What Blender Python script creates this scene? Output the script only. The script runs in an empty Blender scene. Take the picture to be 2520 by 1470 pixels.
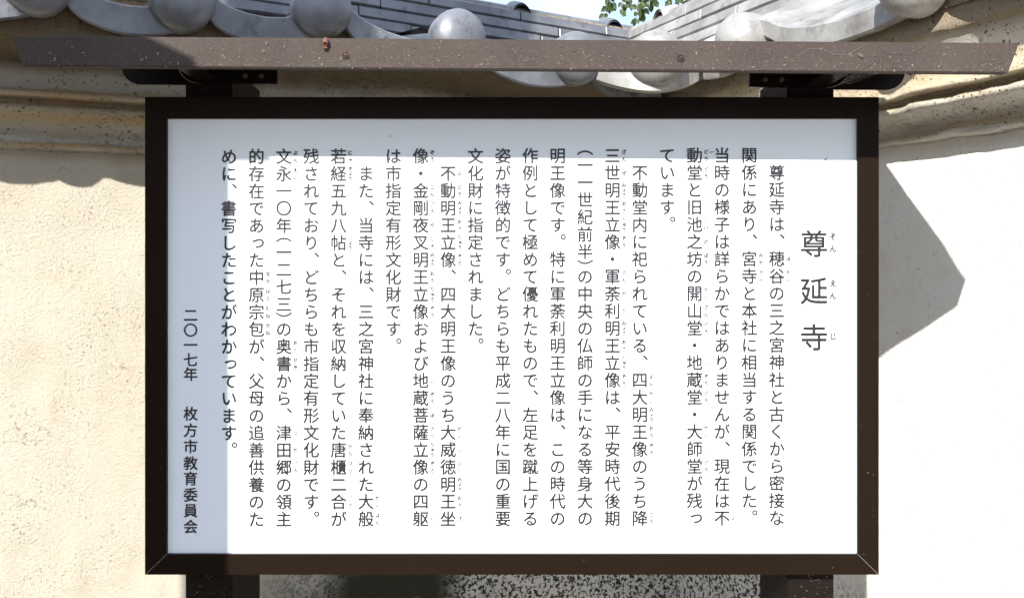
import bpy, math, random
from mathutils import Vector, noise, Matrix
random.seed(7)
R = math.radians
S = bpy.context.scene
COL = S.collection
H = 1.55                       # eye height above the ground

# ------------------------------------------------------------------ camera
cd = bpy.data.cameras.new('camera'); cam = bpy.data.objects.new('camera', cd); COL.objects.link(cam)
cam.location = (0, 0, H); cam.rotation_euler = (R(90), 0, 0)
cd.sensor_width = 36; cd.lens = 36 * 2300 / 2519; cd.shift_y = -95 / 2519
cd.clip_start = 0.05; cd.clip_end = 3000
S.camera = cam

# ------------------------------------------------------------------ light
SUN = Vector((.35, 1, -.63)).normalized()          # the way the light travels
w = bpy.data.worlds.new('World'); S.world = w; w.use_nodes = True
nt = w.node_tree; N = nt.nodes; L = nt.links
for n in list(N): N.remove(n)
out = N.new('ShaderNodeOutputWorld'); bg = N.new('ShaderNodeBackground'); sky = N.new('ShaderNodeTexSky')
sky.sky_type = 'NISHITA'; sky.sun_disc = False
sky.sun_elevation = math.asin(-SUN.z); sky.sun_rotation = math.atan2(-SUN.x, -SUN.y)
sky.air_density = 1.0; sky.dust_density = .5; sky.ozone_density = 2.5
tc = N.new('ShaderNodeTexCoord'); mp = N.new('ShaderNodeMapping'); mp.inputs['Scale'].default_value = (1, 1, 2.2)
mp.inputs['Location'].default_value = (3.1, 0.6, 0.35)
nz = N.new('ShaderNodeTexNoise'); nz.inputs['Scale'].default_value = 2.6; nz.inputs['Detail'].default_value = 7; nz.inputs['Roughness'].default_value = .55
cr = N.new('ShaderNodeValToRGB'); cr.color_ramp.elements[0].position = .36; cr.color_ramp.elements[1].position = .52
mx = N.new('ShaderNodeMix'); mx.data_type = 'RGBA'; mx.inputs['B'].default_value = (6.7, 7.7, 9.7, 1)
L.new(tc.outputs['Generated'], mp.inputs['Vector']); L.new(mp.outputs[0], nz.inputs['Vector'])
L.new(nz.outputs['Fac'], cr.inputs[0]); L.new(cr.outputs[0], mx.inputs['Factor']); L.new(sky.outputs[0], mx.inputs['A'])
L.new(mx.outputs['Result'], bg.inputs['Color']); bg.inputs['Strength'].default_value = .10
L.new(bg.outputs[0], out.inputs[0])
sd = bpy.data.lights.new('sun', 'SUN'); so = bpy.data.objects.new('sun', sd); COL.objects.link(so)
sd.energy = 5.0; sd.angle = R(.53); sd.color = (1, .965, .91)
so.rotation_euler = SUN.to_track_quat('-Z', 'Y').to_euler(); so.location = (-3, -6, 7)
S.view_settings.view_transform = 'Standard'; S.view_settings.look = 'None'
S.view_settings.exposure = 0.98; S.view_settings.gamma = 1; S.view_settings.use_curve_mapping = False

# ------------------------------------------------------------------ materials
def mat(name, base, rough=.7, metal=0, spec=.5):
    m = bpy.data.materials.new(name); m.use_nodes = True
    b = m.node_tree.nodes['Principled BSDF']
    b.inputs['Base Color'].default_value = (*base, 1); b.inputs['Roughness'].default_value = rough
    b.inputs['Metallic'].default_value = metal; b.inputs['Specular IOR Level'].default_value = spec
    return m
class G:
    """small node helper"""
    def __init__(s, m):
        s.t = m.node_tree; s.b = s.t.nodes['Principled BSDF']
        s.c = s.t.nodes.new('ShaderNodeTexCoord').outputs['Object']
    def l(s, a, b): s.t.links.new(a, b)
    def map(s, sc=(1, 1, 1), rot=(0, 0, 0)):
        n = s.t.nodes.new('ShaderNodeMapping'); n.inputs['Scale'].default_value = sc; n.inputs['Rotation'].default_value = rot
        s.l(s.c, n.inputs['Vector']); return n.outputs[0]
    def noise(s, scale, detail=4, rough=.55, v=None, dist=0):
        n = s.t.nodes.new('ShaderNodeTexNoise'); n.inputs['Scale'].default_value = scale
        n.inputs['Detail'].default_value = detail; n.inputs['Roughness'].default_value = rough; n.inputs['Distortion'].default_value = dist
        s.l(v or s.c, n.inputs['Vector']); return n.outputs['Fac']
    def vor(s, scale, v=None):
        n = s.t.nodes.new('ShaderNodeTexVoronoi'); n.inputs['Scale'].default_value = scale
        s.l(v or s.c, n.inputs['Vector']); return n.outputs['Distance']
    def rng(s, x, a, b, c=0, d=1):
        n = s.t.nodes.new('ShaderNodeMapRange'); s.l(x, n.inputs['Value'])
        for k, q in zip(('From Min', 'From Max', 'To Min', 'To Max'), (a, b, c, d)): n.inputs[k].default_value = q
        return n.outputs[0]
    def math(s, op, a, b=None):
        n = s.t.nodes.new('ShaderNodeMath'); n.operation = op
        for i, q in enumerate((a, b)):
            if q is None: continue
            if isinstance(q, (int, float)): n.inputs[i].default_value = q
            else: s.l(q, n.inputs[i])
        return n.outputs[0]
    def mix(s, f, a, b):
        n = s.t.nodes.new('ShaderNodeMix'); n.data_type = 'RGBA'
        for k, q in (('Factor', f), ('A', a), ('B', b)):
            if isinstance(q, tuple): n.inputs[k].default_value = (*q, 1)
            elif isinstance(q, (int, float)): n.inputs[k].default_value = q
            else: s.l(q, n.inputs[k])
        return n.outputs['Result']
    def col(s, x): s.l(x, s.b.inputs['Base Color'])
    def rough(s, x): s.l(x, s.b.inputs['Roughness'])
    def z(s, v=None):
        n = s.t.nodes.new('ShaderNodeSeparateXYZ'); s.l(v or s.c, n.inputs[0]); return n.outputs
    def bump(s, h, strength, dist):
        n = s.t.nodes.new('ShaderNodeBump'); n.inputs['Strength'].default_value = strength; n.inputs['Distance'].default_value = dist
        s.l(h, n.inputs['Height'])
        if s.b.inputs['Normal'].links: s.l(s.b.inputs['Normal'].links[0].from_socket, n.inputs['Normal'])
        s.l(n.outputs[0], s.b.inputs['Normal'])
    def rand(s):
        return s.t.nodes.new('ShaderNodeObjectInfo').outputs['Random']

def plaster(name, c1, c2, stain, grain, mold=False):
    m = mat(name, c1, .92, 0, .2); g = G(m)
    c = g.mix(g.rng(g.noise(3.2, 5), .35, .7), c1, c2)
    c = g.mix(g.rng(g.noise(11, 6, .65), .52, .78, 0, .65), c, stain)
    diag = g.map((1, 1, 1.35), (0, R(35), 0))
    pits = g.rng(g.noise(150, 2, .5, diag), .64, .70, 0, 1)
    sparse = g.rng(g.noise(9, 3), .42, .62)
    pits = g.math('MULTIPLY', pits, sparse)
    c = g.mix(g.math('MULTIPLY', pits, .45), c, (.10, .075, .05))
    if mold:
        xyz = g.z()
        lowz = g.rng(g.math('ADD', xyz[2], g.math('MULTIPLY', g.noise(2.3, 3), .42)), 1.02, .84)     # damp foot of the wall
        nearc = g.math('MULTIPLY', g.rng(xyz[0], -.74, -.45), g.rng(xyz[0], .93, .80))
        area = g.math('MULTIPLY', lowz, nearc)
        sp = g.rng(g.noise(95, 3, .6, None, .5), .50, .55)
        c = g.mix(area, c, (.80, .77, .70))
        c = g.mix(g.math('MULTIPLY', area, sp), c, (.05, .048, .04))
        green = g.math('MULTIPLY', g.math('MULTIPLY', area, g.rng(xyz[0], .02, -.22)), g.rng(g.noise(3.1, 4), .36, .5))
        c = g.mix(green, c, (.045, .045, .030))
    if not ('sandy' in name):
        fl = g.math('MULTIPLY', g.rng(g.noise(90, 2, .5), .70, .73), g.rng(g.noise(5, 3), .42, .6))
        c = g.mix(g.math('MULTIPLY', fl, .8), c, (.42, .31, .15))
    ck = g.rng(g.math('ABSOLUTE', g.math('SUBTRACT', g.noise(3.3, 7, .62, g.map((1, 1, 1.7))), .5)), 0, .0035, 1, 0)
    ck = g.math('MULTIPLY', ck, g.rng(g.noise(1.9, 2), .52, .60))
    ck = g.math('MULTIPLY', ck, g.rng(g.noise(60, 2), .40, .55))
    c = g.mix(g.math('MULTIPLY', ck, .8), c, (.22, .155, .08))
    pits = g.math('ADD', pits, ck)
    g.col(c)
    g.bump(g.noise(22, 3, .5), .25, .008)
    g.bump(g.math('SUBTRACT', g.math('ADD', g.noise(340, 3, .8), g.math('MULTIPLY', g.noise(110, 3, .7, diag), .8)), pits), grain, .009)
    return m

M = {}
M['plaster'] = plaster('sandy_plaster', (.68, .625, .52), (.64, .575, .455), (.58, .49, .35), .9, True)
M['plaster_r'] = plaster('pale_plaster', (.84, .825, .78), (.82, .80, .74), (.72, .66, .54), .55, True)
def cornice_mat(name, c1, c2, ochre, brown):
    m = mat(name, c1, .93, 0, .2); g = G(m)
    c = g.mix(g.rng(g.noise(4, 5), .35, .65), c1, c2)
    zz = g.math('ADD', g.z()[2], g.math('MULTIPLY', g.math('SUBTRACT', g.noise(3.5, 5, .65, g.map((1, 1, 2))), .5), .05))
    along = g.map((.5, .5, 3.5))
    mould = g.math('MULTIPLY', g.rng(zz, 1.868, 1.884), g.rng(zz, 1.958, 1.948))       # mouldings: ochre stain plus warm bounce light, painted by height
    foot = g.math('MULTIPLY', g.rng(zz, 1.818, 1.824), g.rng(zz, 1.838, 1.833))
    soff = g.rng(zz, 1.982, 2.008)  # soffit: brown with the shade under the eave painted in
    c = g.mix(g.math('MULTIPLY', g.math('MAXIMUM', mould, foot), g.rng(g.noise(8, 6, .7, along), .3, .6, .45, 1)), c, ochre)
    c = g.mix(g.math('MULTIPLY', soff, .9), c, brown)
    pits = g.math('MULTIPLY', g.rng(g.noise(130, 2, .5), .62, .68), g.rng(g.noise(10, 3), .35, .55))
    c = g.mix(g.math('MULTIPLY', pits, .85), c, (.05, .038, .025))
    crack = g.rng(g.math('ABSOLUTE', g.math('SUBTRACT', g.noise(6.5, 6, .68, g.map((1, 1, 2.4))), .5)), 0, .005, 1, 0)
    crack = g.math('MULTIPLY', crack, g.rng(g.noise(2.6, 2), .5, .6))
    c = g.mix(g.math('MULTIPLY', crack, .7), c, (.10, .07, .04))
    g.col(c)
    g.bump(g.noise(26, 5, .65), .5, .008)
    g.bump(g.math('SUBTRACT', g.noise(220, 4, .75), g.math('ADD', pits, crack)), .8, .005)
    return m
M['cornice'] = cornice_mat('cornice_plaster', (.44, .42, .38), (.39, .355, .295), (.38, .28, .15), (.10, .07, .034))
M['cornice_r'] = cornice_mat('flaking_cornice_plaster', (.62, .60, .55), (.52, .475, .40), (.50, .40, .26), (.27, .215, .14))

def tile_mat(name, base, dark, rough):
    m = mat(name, base, rough, .28, .5); g = G(m)
    r = g.rand()
    v = g.rng(r, 0, 1, .82, 1.12)
    n = g.t.nodes.new('ShaderNodeMix'); n.data_type = 'RGBA'; n.blend_type = 'MULTIPLY'; n.inputs['Factor'].default_value = 1
    c = g.mix(g.rng(g.noise(9, 5, .6), .40, .64, 0, .9), base, tuple(k * .60 for k in base))
    c = g.mix(g.rng(g.noise(11, 6, .72), .54, .68, 0, .8), c, dark)
    sc = g.rng(g.math('ABSOLUTE', g.math('SUBTRACT', g.noise(14, 2, .4), .5)), 0, .004, 1, 0)
    sc = g.math('MULTIPLY', sc, g.rng(g.noise(8, 2), .56, .62))
    c = g.mix(g.math('MULTIPLY', sc, .8), c, (.04, .04, .04))
    c = g.mix(g.rng(g.noise(40, 3, .6), .70, .76, 0, .8), c, (.30, .25, .15))
    g.l(c, n.inputs['A']); 
    cc = g.t.nodes.new('ShaderNodeCombineColor')
    for k in range(3): g.l(v, cc.inputs[k])
    g.l(cc.outputs[0], n.inputs['B']); g.col(n.outputs['Result'])
    g.rough(g.rng(g.noise(12, 4), .3, .7, rough - .08, rough + .18))
    g.bump(g.noise(60, 4, .6), .25, .003); g.bump(g.noise(6, 3), .3, .01)
    return m
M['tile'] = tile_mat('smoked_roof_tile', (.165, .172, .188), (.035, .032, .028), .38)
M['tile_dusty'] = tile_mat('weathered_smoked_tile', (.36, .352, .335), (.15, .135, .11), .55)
m = mat('roof_mortar', (.30, .235, .15), .95, 0, .2); g = G(m)
g.col(g.mix(g.rng(g.noise(30, 5, .7), .4, .65), (.33, .26, .17), (.12, .09, .055))); g.bump(g.noise(45, 5, .7), .8, .012); M['mortar'] = m

m = mat('dark_bronze_metal', (.011, .0065, .0042), .33, .0, .05); g = G(m)
c = g.mix(g.rng(g.noise(300, 2, .5), .76, .80, 0, .8), (.011, .0065, .0042), (.20, .18, .15))
g.col(c); g.rough(g.rng(g.noise(5, 3), .3, .7, .25, .4)); g.bump(g.noise(220, 2, .5, g.map((.05, 1, 1))), .06, .001); M['frame'] = m
m = mat('dark_bronze_metal_vertical', (.011, .0065, .0042), .33, .0, .05); g = G(m)
c = g.mix(g.rng(g.noise(300, 2, .5), .76, .80, 0, .8), (.011, .0065, .0042), (.20, .18, .15))
g.col(c); g.rough(g.rng(g.noise(5, 3), .3, .7, .22, .36)); M['frame_v'] = m
M['edge'] = mat('cut_and_lit_edge_metal', (.20, .19, .18), .4, .5)
m = mat('post_metal', (.010, .007, .0055), .4, 0, .08); g = G(m)
g.col(g.mix(g.rng(g.noise(240, 3, .6), .66, .72, 0, .7), (.010, .007, .0055), (.25, .22, .19))); M['post'] = m
m = mat('bracket_metal', (.007, .005, .004), .30, 0, .12); g = G(m); g.rough(g.rng(g.noise(9, 4), .3, .7, .22, .42)); M['bracket'] = m

m = mat('dusty_brown_roof_metal', (.085, .062, .055), .75, 0, .12); g = G(m)
xyz = g.z()
low = g.rng(xyz[2], 1.885, 1.845)
c = g.mix(g.rng(g.noise(7, 4, .6, g.map((1, 1, .4))), .35, .7), (.043, .032, .028), (.054, .042, .036))
dust = g.math('ADD', g.noise(120, 5, .75, None, .8), g.math('MULTIPLY', low, .05))
c = g.mix(g.rng(dust, .58, .70, 0, .26), c, (.12, .105, .088))
c = g.mix(g.rng(g.noise(520, 2, .5, None, 1.5), .665, .72, 0, .65), c, (.22, .195, .165))
c = g.mix(g.rng(g.noise(150, 2, .5), .70, .75, 0, .7), c, (.03, .02, .018))
g.col(c); g.rough(g.rng(dust, .45, .65, .68, .92)); g.bump(g.noise(240, 4, .7), .35, .0012); g.bump(g.noise(3, 2), .1, .01)
M['roofm'] = m
m = mat('white_sign_face', (.68, .72, .755), .16, 0, .5); g = G(m)
c = g.mix(g.rng(g.noise(55, 2, .5), .755, .775, 0, .8), (.68, .72, .755), (.25, .24, .22))
g.col(c); g.rough(g.rng(g.noise(4, 4), .3, .7, .12, .24)); M['board'] = m
M['ink'] = mat('black_print', (.018, .016, .018), .35, 0, .4)
M['ink2'] = mat('grey_print', (.05, .05, .055), .4, 0, .2)
M['screw'] = mat('zinc_screw', (.42, .43, .45), .35, .8)
m = mat('rusty_screw', (.15, .07, .035), .8); g = G(m); g.col(g.mix(g.rng(g.noise(400, 3), .4, .6), (.075, .036, .022), (.035, .026, .022))); M['rust'] = m
M['husk'] = mat('dried_husk', (.13, .055, .03), .85)
m = mat('dust_crumbs', (.085, .07, .055), .95); M['dust'] = m
m = mat('pale_crumbs', (.15, .13, .11), .9); M['dust2'] = m
m = mat('web_silk', (.17, .16, .15), .5); M['silk'] = m
m = mat('ground_gravel', (.30, .26, .20), .95, 0, .2); g = G(m)
g.col(g.mix(g.rng(g.noise(5, 6, .7), .35, .65), (.20, .175, .14), (.15, .13, .105))); g.bump(g.noise(60, 5, .7), .8, .03); M['ground'] = m
m = mat('weathered_timber', (.13, .09, .06), .8); g = G(m)
g.col(g.mix(g.rng(g.noise(8, 6, .7, g.map((4, 4, .4))), .4, .65), (.15, .105, .07), (.06, .042, .03))); g.bump(g.noise(14, 6, .7, g.map((4, 4, .3))), .5, .01); M['timber'] = m
m = mat('tree_bark', (.10, .075, .05), .9); g = G(m); g.bump(g.noise(18, 6, .7, g.map((2, 2, .6))), .8, .03); M['bark'] = m
m = mat('tree_leaf', (.07, .115, .025), .5, 0, .4); g = G(m)
g.col(g.mix(g.rand(), (.035, .065, .012), (.06, .085, .02)))
g.b.inputs['Transmission Weight'].default_value = 0
tr = g.t.nodes.new('ShaderNodeBsdfTranslucent'); tr.inputs['Color'].default_value = (.07, .11, .018, 1)
ms = g.t.nodes.new('ShaderNodeMixShader'); ms.inputs[0].default_value = .35
g.l(g.b.outputs[0], ms.inputs[1]); g.l(tr.outputs[0], ms.inputs[2]); g.l(ms.outputs[0], g.t.nodes['Material Output'].inputs['Surface']); M['leaf'] = m

# ------------------------------------------------------------------ mesh helpers
class MB:
    def __init__(s): s.v = []; s.f = []
    def add(s, vs, fs):
        o = len(s.v); s.v += [tuple(v) for v in vs]; s.f += [tuple(o + i for i in f) for f in fs]; return s
    def box(s, x0, x1, y0, y1, z0, z1):
        return s.add([(x, y, z) for x in (x0, x1) for y in (y0, y1) for z in (z0, z1)],
                     [(0, 1, 3, 2), (4, 6, 7, 5), (0, 4, 5, 1), (2, 3, 7, 6), (0, 2, 6, 4), (1, 5, 7, 3)])
    def loft(s, rings, closed=True, caps=True):
        n = len(rings[0]); vs = [p for r in rings for p in r]; fs = []
        for i in range(len(rings) - 1):
            for j in range(n if closed else n - 1):
                k = (j + 1) % n
                fs.append((i * n + j, i * n + k, (i + 1) * n + k, (i + 1) * n + j))
        if caps and closed: fs += [tuple(range(n - 1, -1, -1)), tuple((len(rings) - 1) * n + j for j in range(n))]
        return s.add(vs, fs)
    def tube(s, pts, rad, n=8):
        rings = []
        for i, p in enumerate(pts):
            p = Vector(p); a = Vector(pts[max(i - 1, 0)]); b = Vector(pts[min(i + 1, len(pts) - 1)])
            q = (b - a).to_track_quat('Z', 'Y'); r = rad[i] if isinstance(rad, (list, tuple)) else rad
            rings.append([p + q @ Vector((r * math.cos(t * math.tau / n), r * math.sin(t * math.tau / n), 0)) for t in range(n)])
        return s.loft(rings)

def obj(name, mb, m, parent=None, smooth=False, bevel=0, at=None):
    me = bpy.data.meshes.new(name); me.from_pydata([tuple(v) for v in mb.v], [], mb.f); me.materials.append(m); me.validate()
    o = bpy.data.objects.new(name, me); COL.objects.link(o)
    import bmesh
    bm = bmesh.new(); bm.from_mesh(me); bmesh.ops.recalc_face_normals(bm, faces=bm.faces)
    if bevel: bmesh.ops.bevel(bm, geom=[e for e in bm.edges if len(e.link_faces) == 2 and e.calc_face_angle() > .6], offset=bevel, segments=2, affect='EDGES', clamp_overlap=True)
    bm.to_mesh(me); bm.free()
    if smooth:
        me.polygons.foreach_set('use_smooth', [True] * len(me.polygons))
        if smooth != 'all': me.set_sharp_from_angle(angle=R(38))
    if at is not None:
        me.transform(Matrix.Translation(-Vector(at))); o.location = at
    if parent:
        o.parent = parent
        p = parent; off = Vector()
        while p: off += p.location; p = p.parent
        o.location = Vector(o.location) - off
    return o
def thing(name, label, cat, loc, group=None):
    o = bpy.data.objects.new(name, None); COL.objects.link(o); o.location = loc
    o['label'] = label; o['category'] = cat
    if group: o['group'] = group
    return o
def tag(o, label, cat, group=None):
    o['label'] = label; o['category'] = cat
    if group: o['group'] = group
    return o

# ------------------------------------------------------------------ ground
gm = MB()
rs = [0, 2, 4, 8, 20, 80, 400, 1500]
ring = [[(r * math.cos(a * math.tau / 32), r * math.sin(a * math.tau / 32), 0) for a in range(32)] for r in rs[1:]]
gm.loft(ring, True, False); gm.f.append(tuple(range(32)))
g0 = obj('ground', gm, M['ground']); g0['kind'] = 'structure'

# ------------------------------------------------------------------ the two plaster walls with tiled coping
CX, CY = .5316, 3.01
def frame(d, n):
    d = Vector((*d, 0)); n = Vector((*n, 0))
    return lambda s, off, z: Vector((CX, CY, 0)) + d * s + n * off + Vector((0, 0, z + H))
FL = frame((-.919, -.394), (.394, -.919)); DL = Vector((-.919, -.394, 0)); NL = Vector((.394, -.919, 0))
FR = frame((.394, -.919), (-.919, -.394)); DR = Vector((.394, -.919, 0)); NR = Vector((-.919, -.394, 0))

PROF = [(0, .266), (.004, .270), (.030, .272), (.048, .276), (.052, .281), (.050, .287), (.040, .290), (.038, .303), (.046, .308), (.060, .322), (.085, .338),
        (.110, .350), (.126, .358), (.132, .366), (.130, .375), (.118, .380), (.104, .382), (.100, .388), (.104, .394), (.135, .399), (.150, .403), (.154, .409),
        (.150, .415), (.128, .418), (.122, .424), (.124, .446), (.132, .466), (.152, .484), (.19, .500), (.25, .510), (.30, .512), (.330, .514), (.340, .525), (.342, .56)]
def wall(P, thing_o, eave, zshift, ridge_off, bed_z, back, mw, mc, amp, seed, smax=6.0):
    def sq(o): return o if eave > .3 else (o * .86 if o < .155 else .1333 + (o - .155) * (eave - .028 - .1333) / (.342 - .155))
    def sz(z): return z if eave > .3 else (z if z < .28 else (.28 + (z - .28) * .80 if z < .43 else .40 + (z - .43) * (.505 - .40) / (.514 - .43)))
    prof = [(sq(o), (sz(z) + zshift) * (1 - min(o, .2) / 2.4)) for o, z in PROF]
    us = [0]
    while us[-1] < smax: us.append(us[-1] + (.016 if us[-1] < 2.3 else .25))
    def P2(u, off, z, a):
        s = u + off
        p = P(s, off, z)
        q = Vector((p.x * 1.0, p.y * 1.0, p.z * 2.0))
        d = noise.noise(q * 9 + Vector((seed, 0, 0))) * a + noise.noise(q * 28) * a * .55 + noise.noise(q * 2.2) * a * .5
        f = noise.noise(Vector((s * 5 + seed, 0, z * 16)))                       # flaked patches with an edge
        if a > .003 and f > .18: d -= .005
        n_ = P(0, 1, 0) - P(0, 0, 0)
        return p + n_ * d + Vector((0, 0, d * .6))
    # lower wall
    mb = MB(); zs = [-H - .05, -1.3] + [-1.1 + i * .06 for i in range(23)] + [.274 + zshift]
    mb.loft([[P2(u, 0, z, .004) for z in zs] for u in us], False)
    obj('wall_face', mb, mw, thing_o, 'all')
    mb = MB(); mb.loft([[P2(u, o, z, amp) for o, z in prof] for u in us], False)
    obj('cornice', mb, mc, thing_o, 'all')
    # core behind: from the eave up to the ridge and down the far side
    mb = MB()
    pr = [(eave - .045, prof[-1][1] - .02), (eave - .05, prof[-1][1] + .004), (ridge_off, bed_z), (back + .1, prof[-1][1] + .03), (back, .45), (back, -H - .05)]
    mb.loft([[P(u + o, o, z) for o, z in pr] for u in (0, smax)], False)
    obj('wall_core', mb, M['mortar'], thing_o)
    return prof[-1][1]

lw = thing('plaster_wall', 'cream sandy plaster wall with tiled coping running off to the left behind the signboard', 'wall', (CX - .9, CY - .39, 0))
rw = thing('plaster_wall', 'pale sunlit plaster wall with flaking cornice coming forward on the right of the signboard', 'wall', (CX + .4, CY - .92, 0))
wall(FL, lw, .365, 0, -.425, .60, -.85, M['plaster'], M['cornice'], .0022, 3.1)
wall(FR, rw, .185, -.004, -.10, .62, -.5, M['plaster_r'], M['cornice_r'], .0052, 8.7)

def interp(tb, x):
    if x <= tb[0][0]: return tb[0][1]
    for (a, p), (b, q) in zip(tb, tb[1:]):
        if x <= b: return p + (q - p) * (x - a) / (b - a)
    return tb[-1][1]
def dome(c, n, r, depth, seed):
    """round moon-shaped end cap facing n: rim, short cylinder and bulging face"""
    n = n.normalized(); side = Vector((0, 0, 1)).cross(n).normalized(); up = n.cross(side)
    rings = []
    for rr, dd in [(.90, -.040), (.985, -.034), (1.0, -.012), (.995, 0)] + [(math.cos(a * R(90) / 8), math.sin(a * R(90) / 8)) for a in range(1, 8)] + [(.02, 1)]:
        dist = dd if dd <= 0 else dd * depth
        ring = []
        for t in range(28):
            a = t * math.tau / 28
            wob = 1 + .012 * noise.noise(Vector((math.cos(a) * 2, math.sin(a) * 2, seed + dd * 3)))
            ring.append(c + n * dist + (side * math.cos(a) + up * math.sin(a)) * r * rr * wob)
        rings.append(ring)
    return MB().loft(rings)
SAG = [(0, .050), (.10, .046), (.17, .030), (.24, .010), (.33, -.006), (.46, -.018), (.6, -.024), (.75, -.022), (.88, -.014), (1, -.002)]
def pan(P, sa, sb, za, zb, off, back_off, back_z, th=.062):
    """eave tile between image-left cap (sa,za) and image-right cap (sb,zb): curved sheet with a hanging front lip"""
    mb = MB(); front = []; lip = []; n = 22
    rows = [[], [], [], [], [], []]
    for i in range(n + 1):
        t = i / n; s = sa + (sb - sa) * t; z = za + (zb - za) * t + interp(SAG, t)
        zr = back_z + interp(SAG, t) * .6
        lipz = z - th * (1 - .25 * max(0, 1 - t / .25))
        rows[0].append(P(s, off - .035, lipz + .006)); rows[1].append(P(s, off - .004, lipz)); rows[2].append(P(s, off, lipz + .004))
        rows[3].append(P(s, off + .004, z - .004)); rows[4].append(P(s, off, z)); rows[5].append(P(s, back_off, zr))
    mb.loft(rows, False)
    return mb
def cover(P, s, z, off, back_off, back_z, r=.046):
    mb = MB(); z -= .022; back_z -= .03
    def ring(o, zc): return [P(s + r * math.cos(a * math.pi / 12), o, zc + r * math.sin(a * math.pi / 12)) for a in range(13)] 
    mb.loft([ring(off - .03, z), ring((off + back_off) / 2, (z + back_z) / 2 + .004), ring(back_off, back_z + .01)], False)
    return mb
ZL = [(.3, .510), (.5625, .524), (.889, .548), (1.226, .583), (1.532, .570), (1.818, .577)]
sL = [.5625, .889, 1.226, 1.532, 1.818] + [2.12 + .31 * i for i in range(12)]
sR = [.617, 1.163] + [1.56 + .33 * i for i in range(10)]
def roof(P, NRM, own, ss, zf, off, back_off, back_z, tm, left, mmat, r=.070, dd=.95):
    for i, s in enumerate(ss):
        z = zf(s)
        c = obj('cover_tile', cover(P, s, z, off, back_off, back_z), tm, own, True)
        obj('tile_end_cap', dome(P(s, off + .012, z), NRM, r, r * dd, s * 7), tm, c, True)
    pairs = list(zip(ss, ss[1:]))
    for a, b in pairs:
        la, rb = (b, a) if left else (a, b)
        pt = obj('eave_tile', pan(P, la, rb, zf(la), zf(rb), off, back_off, back_z, .064 if left else .050), tm, own, True)
        mf = MB(); mf.loft([[P(la + (rb - la) * q / 16, off - .034, min(zf(la) + (zf(rb) - zf(la)) * q / 16 + interp(SAG, q / 16) - .030, .60)) for q in range(17)],
                            [P(la + (rb - la) * q / 16, off - .038, .497) for q in range(17)]], False)
        obj('bedding_mortar', mf, mmat, pt, 'all')
zl = lambda s: interp(ZL, s)
zr = lambda s: .554
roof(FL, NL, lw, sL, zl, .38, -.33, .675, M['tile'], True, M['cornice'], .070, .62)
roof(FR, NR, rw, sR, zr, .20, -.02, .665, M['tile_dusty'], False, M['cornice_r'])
# valley tiles where the two eaves meet
obj('eave_tile', pan(FL, .5625, .30, .524, .500, .38, -.33, .67), M['tile'], lw, True)
obj('eave_tile', pan(FR, .30, .617, .535, .554, .20, -.02, .665, .040), M['tile_dusty'], rw, True)
vn = Vector((-.30, -.95, -.05)).normalized()
vc = Vector((.363, 2.36, .508 + H))
vt = obj('valley_tile', MB().loft([[vc - vn * t * 1.0 + Vector((.05 * math.cos(a * math.pi / 10), 0, .05 * math.sin(a * math.pi / 10) - .02 + t * .17)) for a in range(11)] for t in (.02, .5, 1.0)], False), M['tile_dusty'], lw, True)
obj('tile_end_cap', dome(vc, vn, .072, .062, 5.5), M['tile_dusty'], vt, True)
mbv = MB(); rows = [[], [], [], []]
for i in range(25):                                        # gutter-like valley pan round the cap
    t = i / 24; x = .205 + .285 * t; sag = -.050 * math.sin(math.pi * t) ** .9 + .014
    y = 2.452 - .10 * math.sin(math.pi * t)
    for k, (dy, dz) in enumerate([(.05, -.048), (.0, -.05), (0, 0), (.8, .20)]): rows[k].append((x + (dy * .35 if k == 3 else 0), y + dy, H + .517 + sag + dz - .01 * t))
mbv.loft(rows, False); obj('eave_tile', mbv, M['tile_dusty'], lw, True)

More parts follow.
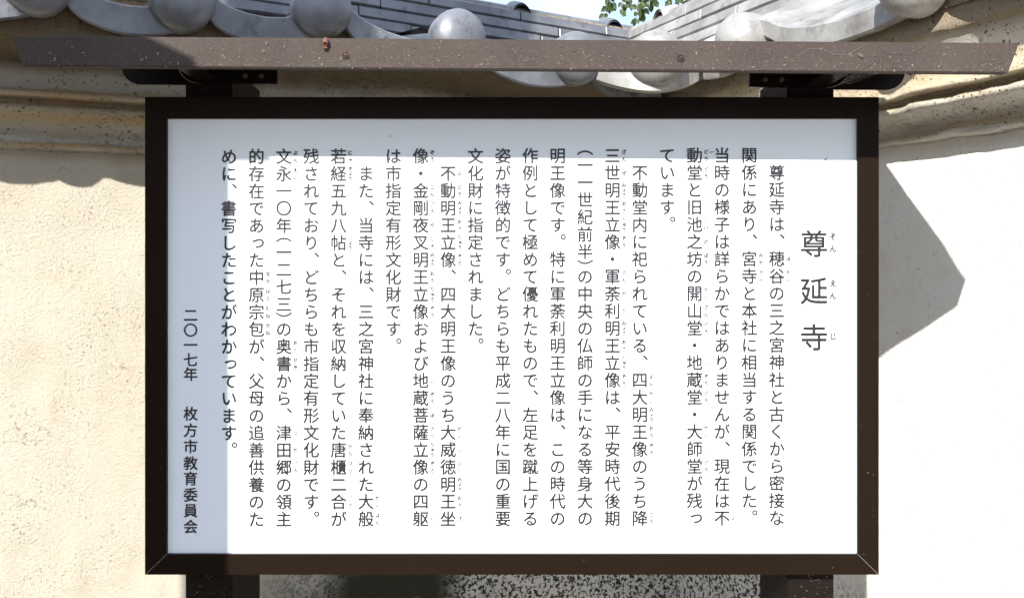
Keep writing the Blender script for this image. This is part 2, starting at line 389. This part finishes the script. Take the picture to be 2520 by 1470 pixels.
# ridge: three staggered courses of flat tiles, cap tiles and their raised joints
def ridge(P, own, s0, s1, off, zc, tm, seg, st, cs, co):
    course = [(.078, .028), (.092, .068), (.106, .108), (.118, .148)]
    for k, (hw, dz) in enumerate(course):
        cuts = [s0]; x = s0 + st[k]
        while x < s1: cuts.append(x); x += seg * (1 + .05 * math.sin(x * 7 + k))
        cuts.append(s1)
        for a, b in zip(cuts, cuts[1:]):
            if b - a < .03: continue
            j = random.uniform(-.003, .003); jz = random.uniform(-.0015, .0015); h = .037
            def sec(s, e):
                zt = zc(s) - dz + jz
                return [P(s, off + hw - .012 - e, zt), P(s, off + hw - e + j, zt - .006), P(s, off + hw + .003 - e + j, zt - h + .005), P(s, off + hw - .003 - e + j, zt - h),
                        P(s, off - hw + e, zt - h), P(s, off - hw + e, zt - .006), P(s, off - hw + .012 + e, zt)]
            g_ = .0016; mid = (a + b) / 2
            obj('ridge_tile', MB().loft([sec(a + g_, .002), sec(a + g_ + .003, 0), sec(mid, 0), sec(b - g_ - .003, 0), sec(b - g_, .002)]), tm, own)
    mb = MB(); mb.loft([[P(s, off + o, zc(s) - z) for o, z in ((.066, .03), (.09, .19), (.13, .26), (-.13, .26), (-.09, .19), (-.066, .03))] for s in (s0, (s0 + s1) / 2 if s1 < 1 else s0 + 1.2, s1)])
    obj('mortar_bed', mb, M['mortar'], own)
    x = s0
    while x < s1:
        e = min(x + .30, s1)
        def arc(s, rr=1): return [P(s, off + .060 * rr * math.cos(a * math.pi / 10), zc(s) - .030 + .030 * rr * math.sin(a * math.pi / 10)) for a in range(11)]
        obj('ridge_cap', MB().loft([arc(x + .001), arc((x + e) / 2), arc(e - .001)]), tm, own, True)
        x = e
    for s in cs:
        lo = MB(); rg = []
        for dth, ro in ((.072, .036), (.060, .040), (.01, .043), (-.02, .041), (-.035, .034)):
            rg.append([P(s + ro * math.cos(a * math.pi / 14) * 1.0, off + dth, zc(s) - .030 + ro * 1.25 * math.sin(a * math.pi / 14) - abs(dth) * .25) for a in range(15)])
        ri = [[p + Vector((0, 0, -.006)) for p in r_] for r_ in rg]
        lo.loft(rg, False); lo.loft(ri[::-1], False)
        obj('ridge_joint_cover', lo, tm, own, True)
zcl = lambda s: .855 + .055 * max(0, min(s, 1.2)) + (.02 * (s - 1.2) if s > 1.2 else 0)
zcr = lambda s: .853 + .004 * s
ridge(FL, lw, -.10, 5.5, -.425, zcl, M['tile'], .32, (.17, .36, .10, .27), (.03, .39, .76, 1.12, 1.5), 0)
ridge(FR, rw, -.425, 5.0, -.10, zcr, M['tile_dusty'], .33, (.44, .22, .40, .12), (-.16, .22, .6, .98, 1.36), 0)

# ------------------------------------------------------------------ the signboard
YB = 1.579; K = YB / 2300
X = lambda px: (px - 1260) * K
Z = lambda py: (640 - py) * K + H
sign = thing('information_signboard', 'white information board with vertical black Japanese text, dark bronze frame and brown metal roof', 'signboard', (0, 1.69, 0))
# frame of four mitred rails
ox0, ox1, oz0, oz1 = X(357), X(2162.5), Z(1413), Z(238.5)
ix0, ix1, iz0, iz1 = X(410), X(2111), Z(1362.5), Z(291.5)
def rail(a, b, c, d):
    """outer a-b, inner d-c, front and back"""
    mb = MB(); f, bk = YB, YB + .026
    prof = lambda o, i: [(o[0], f + .0015, o[1]), (o[0] * .9985 + i[0] * .0015, f, o[1] * .985 + i[1] * .015), (i[0], f, i[1]), (i[0], f + .016, i[1]), (o[0], bk, o[1])]
    mb.loft([prof(a, d), prof(b, c)]); return mb
gp = .0006
oTL, oTR, oBL, oBR = (ox0, oz1), (ox1, oz1), (ox0, oz0), (ox1, oz0)
iTL, iTR, iBL, iBR = (ix0, iz1), (ix1, iz1), (ix0, iz0), (ix1, iz0)
sh = lambda p, dx, dz: (p[0] + dx, p[1] + dz)
obj('frame_rail', rail(sh(oTL, gp, 0), sh(oTR, -gp, 0), sh(iTR, -gp, 0), sh(iTL, gp, 0)), M['frame'], sign)
obj('frame_rail', rail(sh(oBL, gp, 0), sh(oBR, -gp, 0), sh(iBR, -gp, 0), sh(iBL, gp, 0)), M['frame'], sign)
obj('frame_rail', rail(oTL, oBL, iBL, iTL), M['frame_v'], sign)
obj('frame_rail', rail(oTR, oBR, iBR, iTR), M['frame_v'], sign)
for (o, i) in ((oBL, iBL), (oBR, iBR)):                     # bright cut metal in the open mitre at the foot
    d = Vector((o[0] - i[0], 0, o[1] - i[1])).normalized(); q = Vector((-d.z, 0, d.x)) * .0004
    a = Vector((i[0], YB - .0004, i[1])); b = Vector((o[0], YB - .0004, o[1]))
    obj('mitre_joint', MB().loft([[a + q, a - q, a - q + Vector((0, .006, 0)), a + q + Vector((0, .006, 0))], [b + q, b - q, b - q + Vector((0, .006, 0)), b + q + Vector((0, .006, 0))]]), M['edge'], sign)
board = obj('board_panel', MB().box(ix0 - .008, ix1 + .008, YB + .007, YB + .013, iz0 - .008, iz1 + .008), M['board'], sign)

# --- lettering: every character set by hand in its place from the built-in font
fc = bpy.data.curves.new('glyph_source', 'FONT'); fo = bpy.data.objects.new('glyph_source', fc); COL.objects.link(fo)
fc.resolution_u = 3
cache = {}
def glyph(ch, off):
    if (ch, off) in cache: return cache[(ch, off)]
    fc.body = ch; fc.offset = off
    bpy.context.view_layer.update()
    me = bpy.data.meshes.new_from_object(fo.evaluated_get(bpy.context.evaluated_depsgraph_get()))
    r = ([(v.co.x, v.co.y) for v in me.vertices], [tuple(p.vertices) for p in me.polygons])
    bpy.data.meshes.remove(me); cache[(ch, off)] = r; return r
TILT = .0027
def put(mb, ch, px, py, em, grow=0):
    if grow:                                            # rounded, slightly heavier strokes
        for q in range(6): put1(mb, ch, px, py, em, grow * math.cos(q * math.pi / 3 + .5), grow * math.sin(q * math.pi / 3 + .5), q)
    else: put1(mb, ch, px, py, em, 0, 0, 0)
def put1(mb, ch, px, py, em, gx, gy, layer):
    vs, fs = glyph(ch, 0); o = len(mb.v)
    dx = dy = 0; rot = False
    if ch in '、。': dx, dy = .64, .60
    elif ch in 'っゃゅょ': dx, dy = .10, .10
    elif ch in '（）': rot = True
    for x, y in vs:
        x -= .5; y -= .38
        if rot: x, y = y, -x
        x += dx + gx; y += dy + gy
        qx = px + x * em; qy = py - y * em
        qy -= (qx - 1260) * TILT
        mb.v.append((X(qx), YB + .0066 - .00003 * layer, Z(qy)))
    mb.f += [tuple(o + i for i in f) for f in fs]
RB = lambda s: {int(a.split(':')[0]): a.split(':')[1] for a in s.split()} if s else {}
cols = [
 (1, '尊延寺は、穂谷の三之宮神社と古くから密接な', '6:ほ 7:たに'),
 (0, '関係にあり、宮寺と本社に相当する関係でした。', '6:みや 7:でら'),
 (0, '当時の様子は詳らかではありませんが、現在は不', '21:ふ'),
 (0, '動堂と旧池之坊の開山堂・地蔵堂・大師堂が残っ', '0:どう 1:どう 4:いけ 5:の 6:ぼう 8:かい 9:ざん 10:どう 12:じ 13:ぞう 14:どう 16:だい 17:し 18:どう'),
 (0, 'ています。', ''),
 (1, '不動堂内に祀られている、四大明王像のうち降', '13:よん 14:だい 15:みょう 16:おう 17:ぞう 21:ごう'),
 (0, '三世明王立像・軍荼利明王立像は、平安時代後期', '0:ざん 1:ぜ 2:みょう 3:おう 4:りゅう 5:ぞう 7:ぐん 8:だ 9:り 10:みょう 11:おう 12:りゅう 13:ぞう'),
 (0, '（一一世紀前半）の中央の仏師の手になる等身大の', ''),
 (0, '明王像です。特に軍荼利明王立像は、この時代の', ''),
 (0, '作例として極めて優れたもので、左足を蹴上げる', ''),
 (0, '姿が特徴的です。どちらも平成二八年に国の重要', ''),
 (0, '文化財に指定されました。', ''),
 (1, '不動明王立像、四大明王像のうち大威徳明王坐', '1:ふ 2:どう 3:みょう 4:おう 5:りゅう 6:ぞう 16:だい 17:い 18:とく 19:みょう 20:おう 21:ざ'),
 (0, '像・金剛夜叉明王立像および地蔵菩薩立像の四躯', '0:ぞう 2:こん 3:ごう 4:や 5:しゃ 6:みょう 7:おう 8:りゅう 9:ぞう 13:じ 14:ぞう 15:ぼ 16:さつ 17:りゅう 18:ぞう 21:く'),
 (0, 'は市指定有形文化財です。', ''),
 (1, 'また、当寺には、三之宮神社に奉納された大般', '20:だい 21:はん'),
 (0, '若経五九八帖と、それを収納していた唐櫃二合が', '0:にゃ 1:きょう 5:じょう 17:から 18:びつ 20:ごう'),
 (0, '残されており、どちらも市指定有形文化財です。', ''),
 (0, '文永一〇年（一二七三）の奥書から、津田郷の領主', '0:ぶん 1:えい 11:おく 12:がき 16:つ 17:だ 18:ごう'),
 (0, '的存在であった中原宗包が、父母の追善供養のた', '7:なか 8:はら 9:むね 10:かね'),
 (0, 'めに、書写したことがわかっています。', ''),
]
def paren_rows(txt):
    r = []; y = 0.0
    for i, ch in enumerate(txt):
        if ch == '（': r.append(y - .14 if y else -.14); y += .56
        elif ch == '）': r.append(y - .28); y = round(y - .56 + 1.0 - .0)
        else: r.append(y); y += 1
    return r
def ruby(mb, t, px, py, em, pit2, pit3):
    n = len(t); pit = {1: 0, 2: pit2, 3: pit3}[n]
    for i, ch in enumerate(t): put(mb, ch, px, py + (i - (n - 1) / 2) * pit, em, .048)
for k, (ind, txt, rb) in enumerate(cols):
    cx = 1914 - 67.65 * k; mb = MB(); mr = MB()
    if '（' in txt:
        a = txt.index('（'); b = txt.index('）')
        rows_ = [float(i) if i < a else (a - .47 if i == a else (i - .45 if i < b else (i - .54 if i == b else i - 1.0))) for i in range(len(txt))]
    else: rows_ = [float(i + ind) for i in range(len(txt))]
    for ch, rw_ in zip(txt, rows_):
        put(mb, ch, cx, 380.6 + 42.6 * rw_ + 1.6, 40.4, .020)
    obj('text_column', mb, M['ink'], board)
    rd = RB(rb)
    for rw_, t in rd.items(): ruby(mr, t, cx + 28.5, 382.5 + 42.6 * rw_, 12, 17.8, 12.2)
    if rd: obj('small_reading_text', mr, M['ink2'], board)
mb = MB(); mr = MB()
for ch, y, t in zip('尊延寺', (599, 715, 830), ('そん', 'えん', 'じ')):
    put(mb, ch, 2006, y + 2, 70.5, .014)
    ruby(mr, t, 2053, y - .5, 19, 30, 0)
obj('title_text', mb, M['ink'], board); obj('small_reading_text', mr, M['ink2'], board)
mb = MB()
for ch, y in zip('二〇一七年枚方市教育委員会', (775, 812, 848.5, 885, 920.6, 1018, 1059, 1099, 1140, 1178, 1218, 1257, 1296.4)):
    put(mb, ch, 466, y - 2, 36, .018)
obj('date_and_issuer_text', mb, M['ink'], board)
bpy.data.objects.remove(fo); bpy.data.curves.remove(fc)

sp = MB(); sp.tube([(X(1641), YB + .0062, Z(664)), (X(1643.5), YB + .0058, Z(661.5)), (X(1644.5), YB + .0062, Z(656))], [.0002, .0008, .0002], 5)
tag(obj('dirt_fleck', sp, M['dust'], at=(X(1643), YB + .006, Z(660))), 'tiny curved fleck of dirt stuck on the white board right of the fifth line', 'fleck')
# --- posts
for sx in (-1, 1):
    x0, x1 = sorted((sx * .557, sx * .477))
    x0 -= .004; x1 -= .004
    obj('post', MB().box(x0, x1, YB + .027, 1.785, -.02, H + .325), M['post'], sign, bevel=.002)

# --- roof, tipped a touch down to the right
A = R(.40)
def tip(mb):
    c, s_ = math.cos(A), math.sin(A)
    mb.v = [(x * c + (z - H) * s_, y, (z - H) * c - x * s_ + H) for x, y, z in mb.v]; return mb
ZE, ZT = .2865, .3325
XO = .003
sec = lambda x, xb, e: [(x + XO, 1.404, H + ZE), (xb + XO, 1.4125, H + ZT), (xb + XO, 1.415, H + ZT + .0012), (xb * 1.002 + XO, 1.95, H + ZT + .1165), (xb * 1.002 + XO, 1.95, H + ZT + .110),
                        (xb * .998 + XO, 1.419, H + ZT - .009), (x + XO, 1.4095, H + ZE + .003), (x + XO, 1.422, H + ZE + .003), (x + XO, 1.422, H + ZE)]
mb = MB(); xs = [-1, 1]
mb.loft([sec(-.7405, -.761, 0)] + [sec(x, x, 0) for x in (-.5, -.25, 0, .25, .5)] + [sec(.7405, .761, 0)])
roofp = obj('roof_sheet', tip(mb), M['roofm'], sign, bevel=.0012)
mb = MB()
mb.box(-.73, .73, 1.423, 1.428, H + ZE + .006, H + ZE + .02)
obj('gutter_strip', tip(mb), M['bracket'], sign)
def plate(x_in, x_out, y0, y1, z0, z1, rad=.026):
    sg = 1 if x_out > x_in else -1; mb = MB(); ring = [(x_in, z0)]
    for a in range(9):
        t = R(90) * a / 8; ring.append((x_out - sg * (rad * (1 - math.sin(t)) + .010 * (1 - a / 8)), z0 + rad * (1 - math.cos(t))))
    ring += [(x_out, z1), (x_in, z1)]
    mb.loft([[(x, y0, z) for x, z in ring], [(x, y1, z) for x, z in ring]]); return mb
for sx in (-1, 1):
    fp = obj('bracket_plate', tip(plate(sx * .404, sx * .572, 1.598, 1.6045, H + .2985, H + .336)), M['bracket'], sign)
    obj('bracket_plate', tip(plate(sx * .50, sx * .747, 1.786, 1.789, H + .3300, H + .388)), M['bracket'], sign)
    obj('bracket_arm', tip(MB().box(sx * .517 - .02, sx * .517 + .02, 1.42, 1.597, H + .3015, H + .3035 + .001)), M['bracket'], sign)
    # lit lip on the front plate's rounded outer end, highlight put in as paler metal
    pts = []
    for a in range(9):
        t = R(90) * a / 8; pts.append((sx * (.572 - (.026 * (1 - math.sin(t)) + .010 * (1 - a / 8))), 1.5972, H + .2985 + .026 * (1 - math.cos(t))))
    pts.append((sx * .572, 1.5972, H + .335)); obj('plate_edge', tip(MB().tube(pts, .0007, 5)), M['edge'], fp, True)
    for xx in (.43, .458):
        obj('bracket_screw', tip(MB().tube([(sx * xx, 1.593, H + .3115), (sx * xx, 1.5945, H + .3115), (sx * xx, 1.5985, H + .3115)], [.0028, .0045, .0045], 12)), M['rust'], fp, True)
    obj('bracket_screw', tip(MB().tube([(sx * .532, 1.590, H + .3185), (sx * .532, 1.592, H + .3185), (sx * .532, 1.598, H + .3185)], [.005, .008, .008], 14)), M['screw'], fp, True)
def face_pt(px, py):
    """a point on the front face of the roof sheet"""
    x = (px - 1260) / 2300 * 1.407; z = (640 - py) / 2300 * 1.407
    zz = z + x * math.sin(A); f = (zz - ZE) / (ZT - ZE)
    return Vector((x, 1.404 + .0085 * f, H + z))
for px, py, mt in ((851, 138, 'rust'), (1675, 145, 'roofm')):
    p = face_pt(px, py)
    o = obj('roof_screw', MB().tube([p + Vector((0, .001, 0)), p + Vector((0, -.0016, 0)), p + Vector((0, -.0016, 0))], [.0058, .0058, .0046], 16).tube([p + Vector((0, -.001, 0)), p + Vector((0, -.003, 0)), p + Vector((0, -.0036, 0))], [.0036, .0034, .0022], 12), M[mt], roofp, True)

# --- what lies and clings on the roof face
def lump(mb, p, r, st=1, seed=0):
    vs = []; n = 6
    q = Matrix.Rotation(random.uniform(0, 6.28), 3, 'Y')
    rings = []
    for k, (h, s_) in enumerate([(-1, .2), (-.5, .85), (.2, 1), (.8, .6), (1.05, .15)]):
        rings.append([p + q @ Vector((r * s_ * math.cos(t * math.tau / n) * random.uniform(.7, 1.2), r * s_ * .6 * math.sin(t * math.tau / n), h * r * st)) for t in range(n)])
    mb.loft(rings)
hp = face_pt(802, 110)
mb = MB(); mb.tube([hp + Vector((0, -.001, .010)), hp + Vector((0, -.006, .007)), hp + Vector((.0005, -.009, .001)), hp + Vector((0, -.007, -.005)), hp + Vector((-.001, -.002, -.009))], [.0015, .0036, .0042, .0034, .001], 8)
for v in range(len(mb.v)): mb.v[v] = tuple(Vector(mb.v[v]) + Vector(mb.v[v]).normalized() * random.uniform(-.0008, .0008))
tag(obj('seed_husk', mb, M['husk'], at=hp), 'reddish brown dried husk stuck to the brown metal roof edge above the rusty screw', 'husk')
da, db = MB(), MB()
for i in range(620):
    px = random.uniform(60, 2470); py = 97 + (px / 2519) * 17 + 66 * (random.random() ** .6)
    p = face_pt(px, py); r = random.uniform(.0004, .0011) if random.random() < .9 else random.uniform(.0010, .0017)
    if abs(px - 1260) > 1205: continue
    mbx = da if random.random() < .5 else db
    if random.random() < .4:
        a = random.uniform(0, 6.28); l = random.uniform(.003, .010); d1 = Vector((math.cos(a), 0, math.sin(a) * .6)) * l; d2 = Vector((math.cos(a + .8), 0, math.sin(a + .8) * .6)) * l
        mbx.tube([p + Vector((0, -.0006, 0)), p + d1 * .5 + Vector((0, -.0015, 0)), p + d1 * .5 + d2 * .5 + Vector((0, -.0006, 0))], .00022, 3)
    else: lump(mbx, p, r, random.uniform(.8, 1.7))
for (px, py, r) in ((350, 150, .0034), (125, 132, .0026), (205, 131, .0022), (404, 150, .0022), (700, 115, .0022), (655, 107, .0024), (648, 128, .0024), (1130, 138, .002), (2118, 138, .0038), (2020, 121, .0022), (2190, 142, .0022)):
    lump(da, face_pt(px, py) + Vector((0, -r * .4, 0)), r, 1.3)
o = obj('dust_crumbs', da, M['dust']); o['kind'] = 'stuff'; tag(o, 'dark crumbs and wisps of dirt clinging to the brown metal roof face', 'debris')
o = obj('dust_crumbs', db, M['dust2']); o['kind'] = 'stuff'; tag(o, 'pale specks and fibres scattered on the brown metal roof face', 'debris')
pts = [face_pt(x_, y_) + Vector((0, -.002, 0)) for x_, y_ in ((2110, 176), (2150, 152), (2180, 132), (2205, 131), (2235, 134), (2262, 121), (2276, 112))]
tag(obj('grass_stalk', MB().tube(pts, .00026, 4), M['dust'], at=pts[0]), 'thin dry wavy stalk lying across the right end of the roof face', 'stalk')
pts = [face_pt(x_, y_) + Vector((0, -.002, 0)) for x_, y_ in ((1967, 134), (1990, 121), (2020, 119), (2052, 134), (2085, 136), (2110, 121), (2128, 112))]
tag(obj('spider_thread', MB().tube(pts, .0002, 4), M['silk'], at=pts[0]), 'pale wavy thread on the roof face left of the dry stalk', 'thread')
mb = MB(); rnd = random.Random(3)
for i in range(26):
    a = Vector((rnd.uniform(.50, .572), 1.597, H + rnd.uniform(.296, .325))); b = Vector((rnd.uniform(.58, .66), rnd.uniform(1.62, 1.74), H + rnd.uniform(.325, .345)))
    m_ = (a + b) / 2 + Vector((0, 0, -rnd.uniform(0, .006))); mb.tube([a, m_, b], .00018, 3)
tag(obj('spider_web', mb, M['silk'], at=(.57, 1.62, H + .32)), 'wispy spider web strung between the two plates of the right roof bracket', 'spider web')

# ------------------------------------------------------------------ unseen block and panel left of the viewer, added to shade the sign
gw = thing('left_shade_block', 'unseen tall plastered block with a timber top, added beyond the left edge to shade the left of the board', 'shade block', (-1.27, .36, 0))
obj('shaft', MB().box(-1.553, -.995, .30, .42, -.02, H + 1.8), M['plaster'], gw, bevel=.01)
obj('upper_shade_block', MB().box(-1.655, -.94, .27, .45, H + 1.8005, H + 2.9), M['timber'], gw, bevel=.01)
sw = thing('shade_edge_panel', 'unseen timber panel with a little sloping top, added to shape the edge of the shade on the board', 'shade panel', (-.96, .36, 0))  # added out of view, outline cut to give the shadow its edge
obj('board', MB().box(-.9935, -.909, .35, .38, -.02, H + .945), M['timber'], sw, bevel=.004)
mb = MB(); mb.loft([[(-.9935, y, H + .9455), (-.839, y, H + .9455), (-.839, y, H + .950), (-.919, y, H + .992), (-.9935, y, H + 1.03)] for y in (.348, .382)])
obj('sloping_top', mb, M['timber'], sw)

# ------------------------------------------------------------------ tree beyond the walls
tree = thing('tree', 'leafy green tree hanging its lowest twigs over the roof corner against the white sky', 'tree', (2.6, 7.2, 0))
mb = MB(); mb.tube([(2.6, 7.2, -.1), (2.55, 7.15, 1.2), (2.4, 7.0, 2.4), (2.2, 6.8, 3.6), (2.0, 6.6, 4.8)], [.20, .15, .12, .09, .05], 12)
trunk = obj('trunk', mb, M['bark'], tree, True)
def leaf(mb, p, l, d, nrm):
    d = d.normalized(); sd_ = d.cross(nrm).normalized(); w_ = l * .34; up = sd_.cross(d)
    mb.add([p, p + d * l * .3 + sd_ * w_ + up * l * .06, p + d * l * .65 + sd_ * w_ * .75 + up * l * .05, p + d * l, p + d * l * .65 - sd_ * w_ * .75 + up * l * .05, p + d * l * .3 - sd_ * w_ + up * l * .06, p + d * l * .5],
           [(0, 1, 6), (1, 2, 6), (2, 3, 6), (3, 4, 6), (4, 5, 6), (5, 0, 6)])
tw = MB(); lf = MB(); rnd = random.Random(11)
def at(px, py, y): return Vector(((px - 1260) / 2300 * y, y, H + (640 - py) / 2300 * y))
# hanging twigs: (top px, bottom px, bottom py)
for (pa, pb, pyb, y) in ((1494, 1492, 34, 5.4), (1512, 1500, 18, 5.5), (1530, 1532, 24, 5.5), (1553, 1551, 12, 5.6), (1572, 1566, 47, 5.4), (1590, 1577, 40, 5.5), (1598, 1600, 10, 5.7), (1618, 1612, 6, 5.5),
                         (1640, 1644, 14, 5.6), (1660, 1668, 8, 5.5), (1690, 1684, 12, 5.6), (1712, 1704, 6, 5.4), (1580, 1587, 44, 5.6)):
    a = at(pa + rnd.uniform(20, 60), -190, y + .3); m_ = at(pa + 6, -60, y + .1); b = at(pb, pyb, y)
    tw.tube([a, m_, b], [.006, .004, .0015], 5)
    n_ = 12
    for i in range(n_):
        t = i / (n_ - 1); p = (a.lerp(m_, t * 2) if t < .5 else m_.lerp(b, t * 2 - 1))
        for q in range(3):
            d = Vector((rnd.uniform(-.9, .9), rnd.uniform(-.5, .5), -rnd.uniform(.3, 1.3)))
            leaf(lf, p + Vector((rnd.uniform(-.01, .01), 0, rnd.uniform(-.01, .01))), rnd.uniform(.030, .056), d, Vector((rnd.uniform(-.6, .6), -1, rnd.uniform(-.4, .6))))
limbs = []
for i in range(16):
    c = Vector((2.1 + rnd.uniform(-.9, 2.0), 6.8 + rnd.uniform(-1.2, 1.6), rnd.uniform(4.2, 6.4)))
    st = Vector((2.2, 6.8, rnd.uniform(3.2, 4.6))); mid = st.lerp(c, .5) + Vector((rnd.uniform(-.2, .2), rnd.uniform(-.2, .2), .25))
    tw.tube([st, mid, c], [.045, .03, .012], 6); limbs.append((st, mid, c))
    for j in range(260):
        q = Vector((rnd.gauss(0, .36), rnd.gauss(0, .36), rnd.gauss(0, .26))); p = c + q
        if p.z < 3.9: continue
        leaf(lf, p, rnd.uniform(.05, .08), Vector((rnd.uniform(-1, 1), rnd.uniform(-1, 1), -rnd.uniform(.1, 1))), Vector((rnd.uniform(-1, 1), rnd.uniform(-1, 1), 1)))
obj('twigs', tw, M['bark'], tree, True)
o = obj('foliage', lf, M['leaf'], tree); o['kind'] = 'stuff'
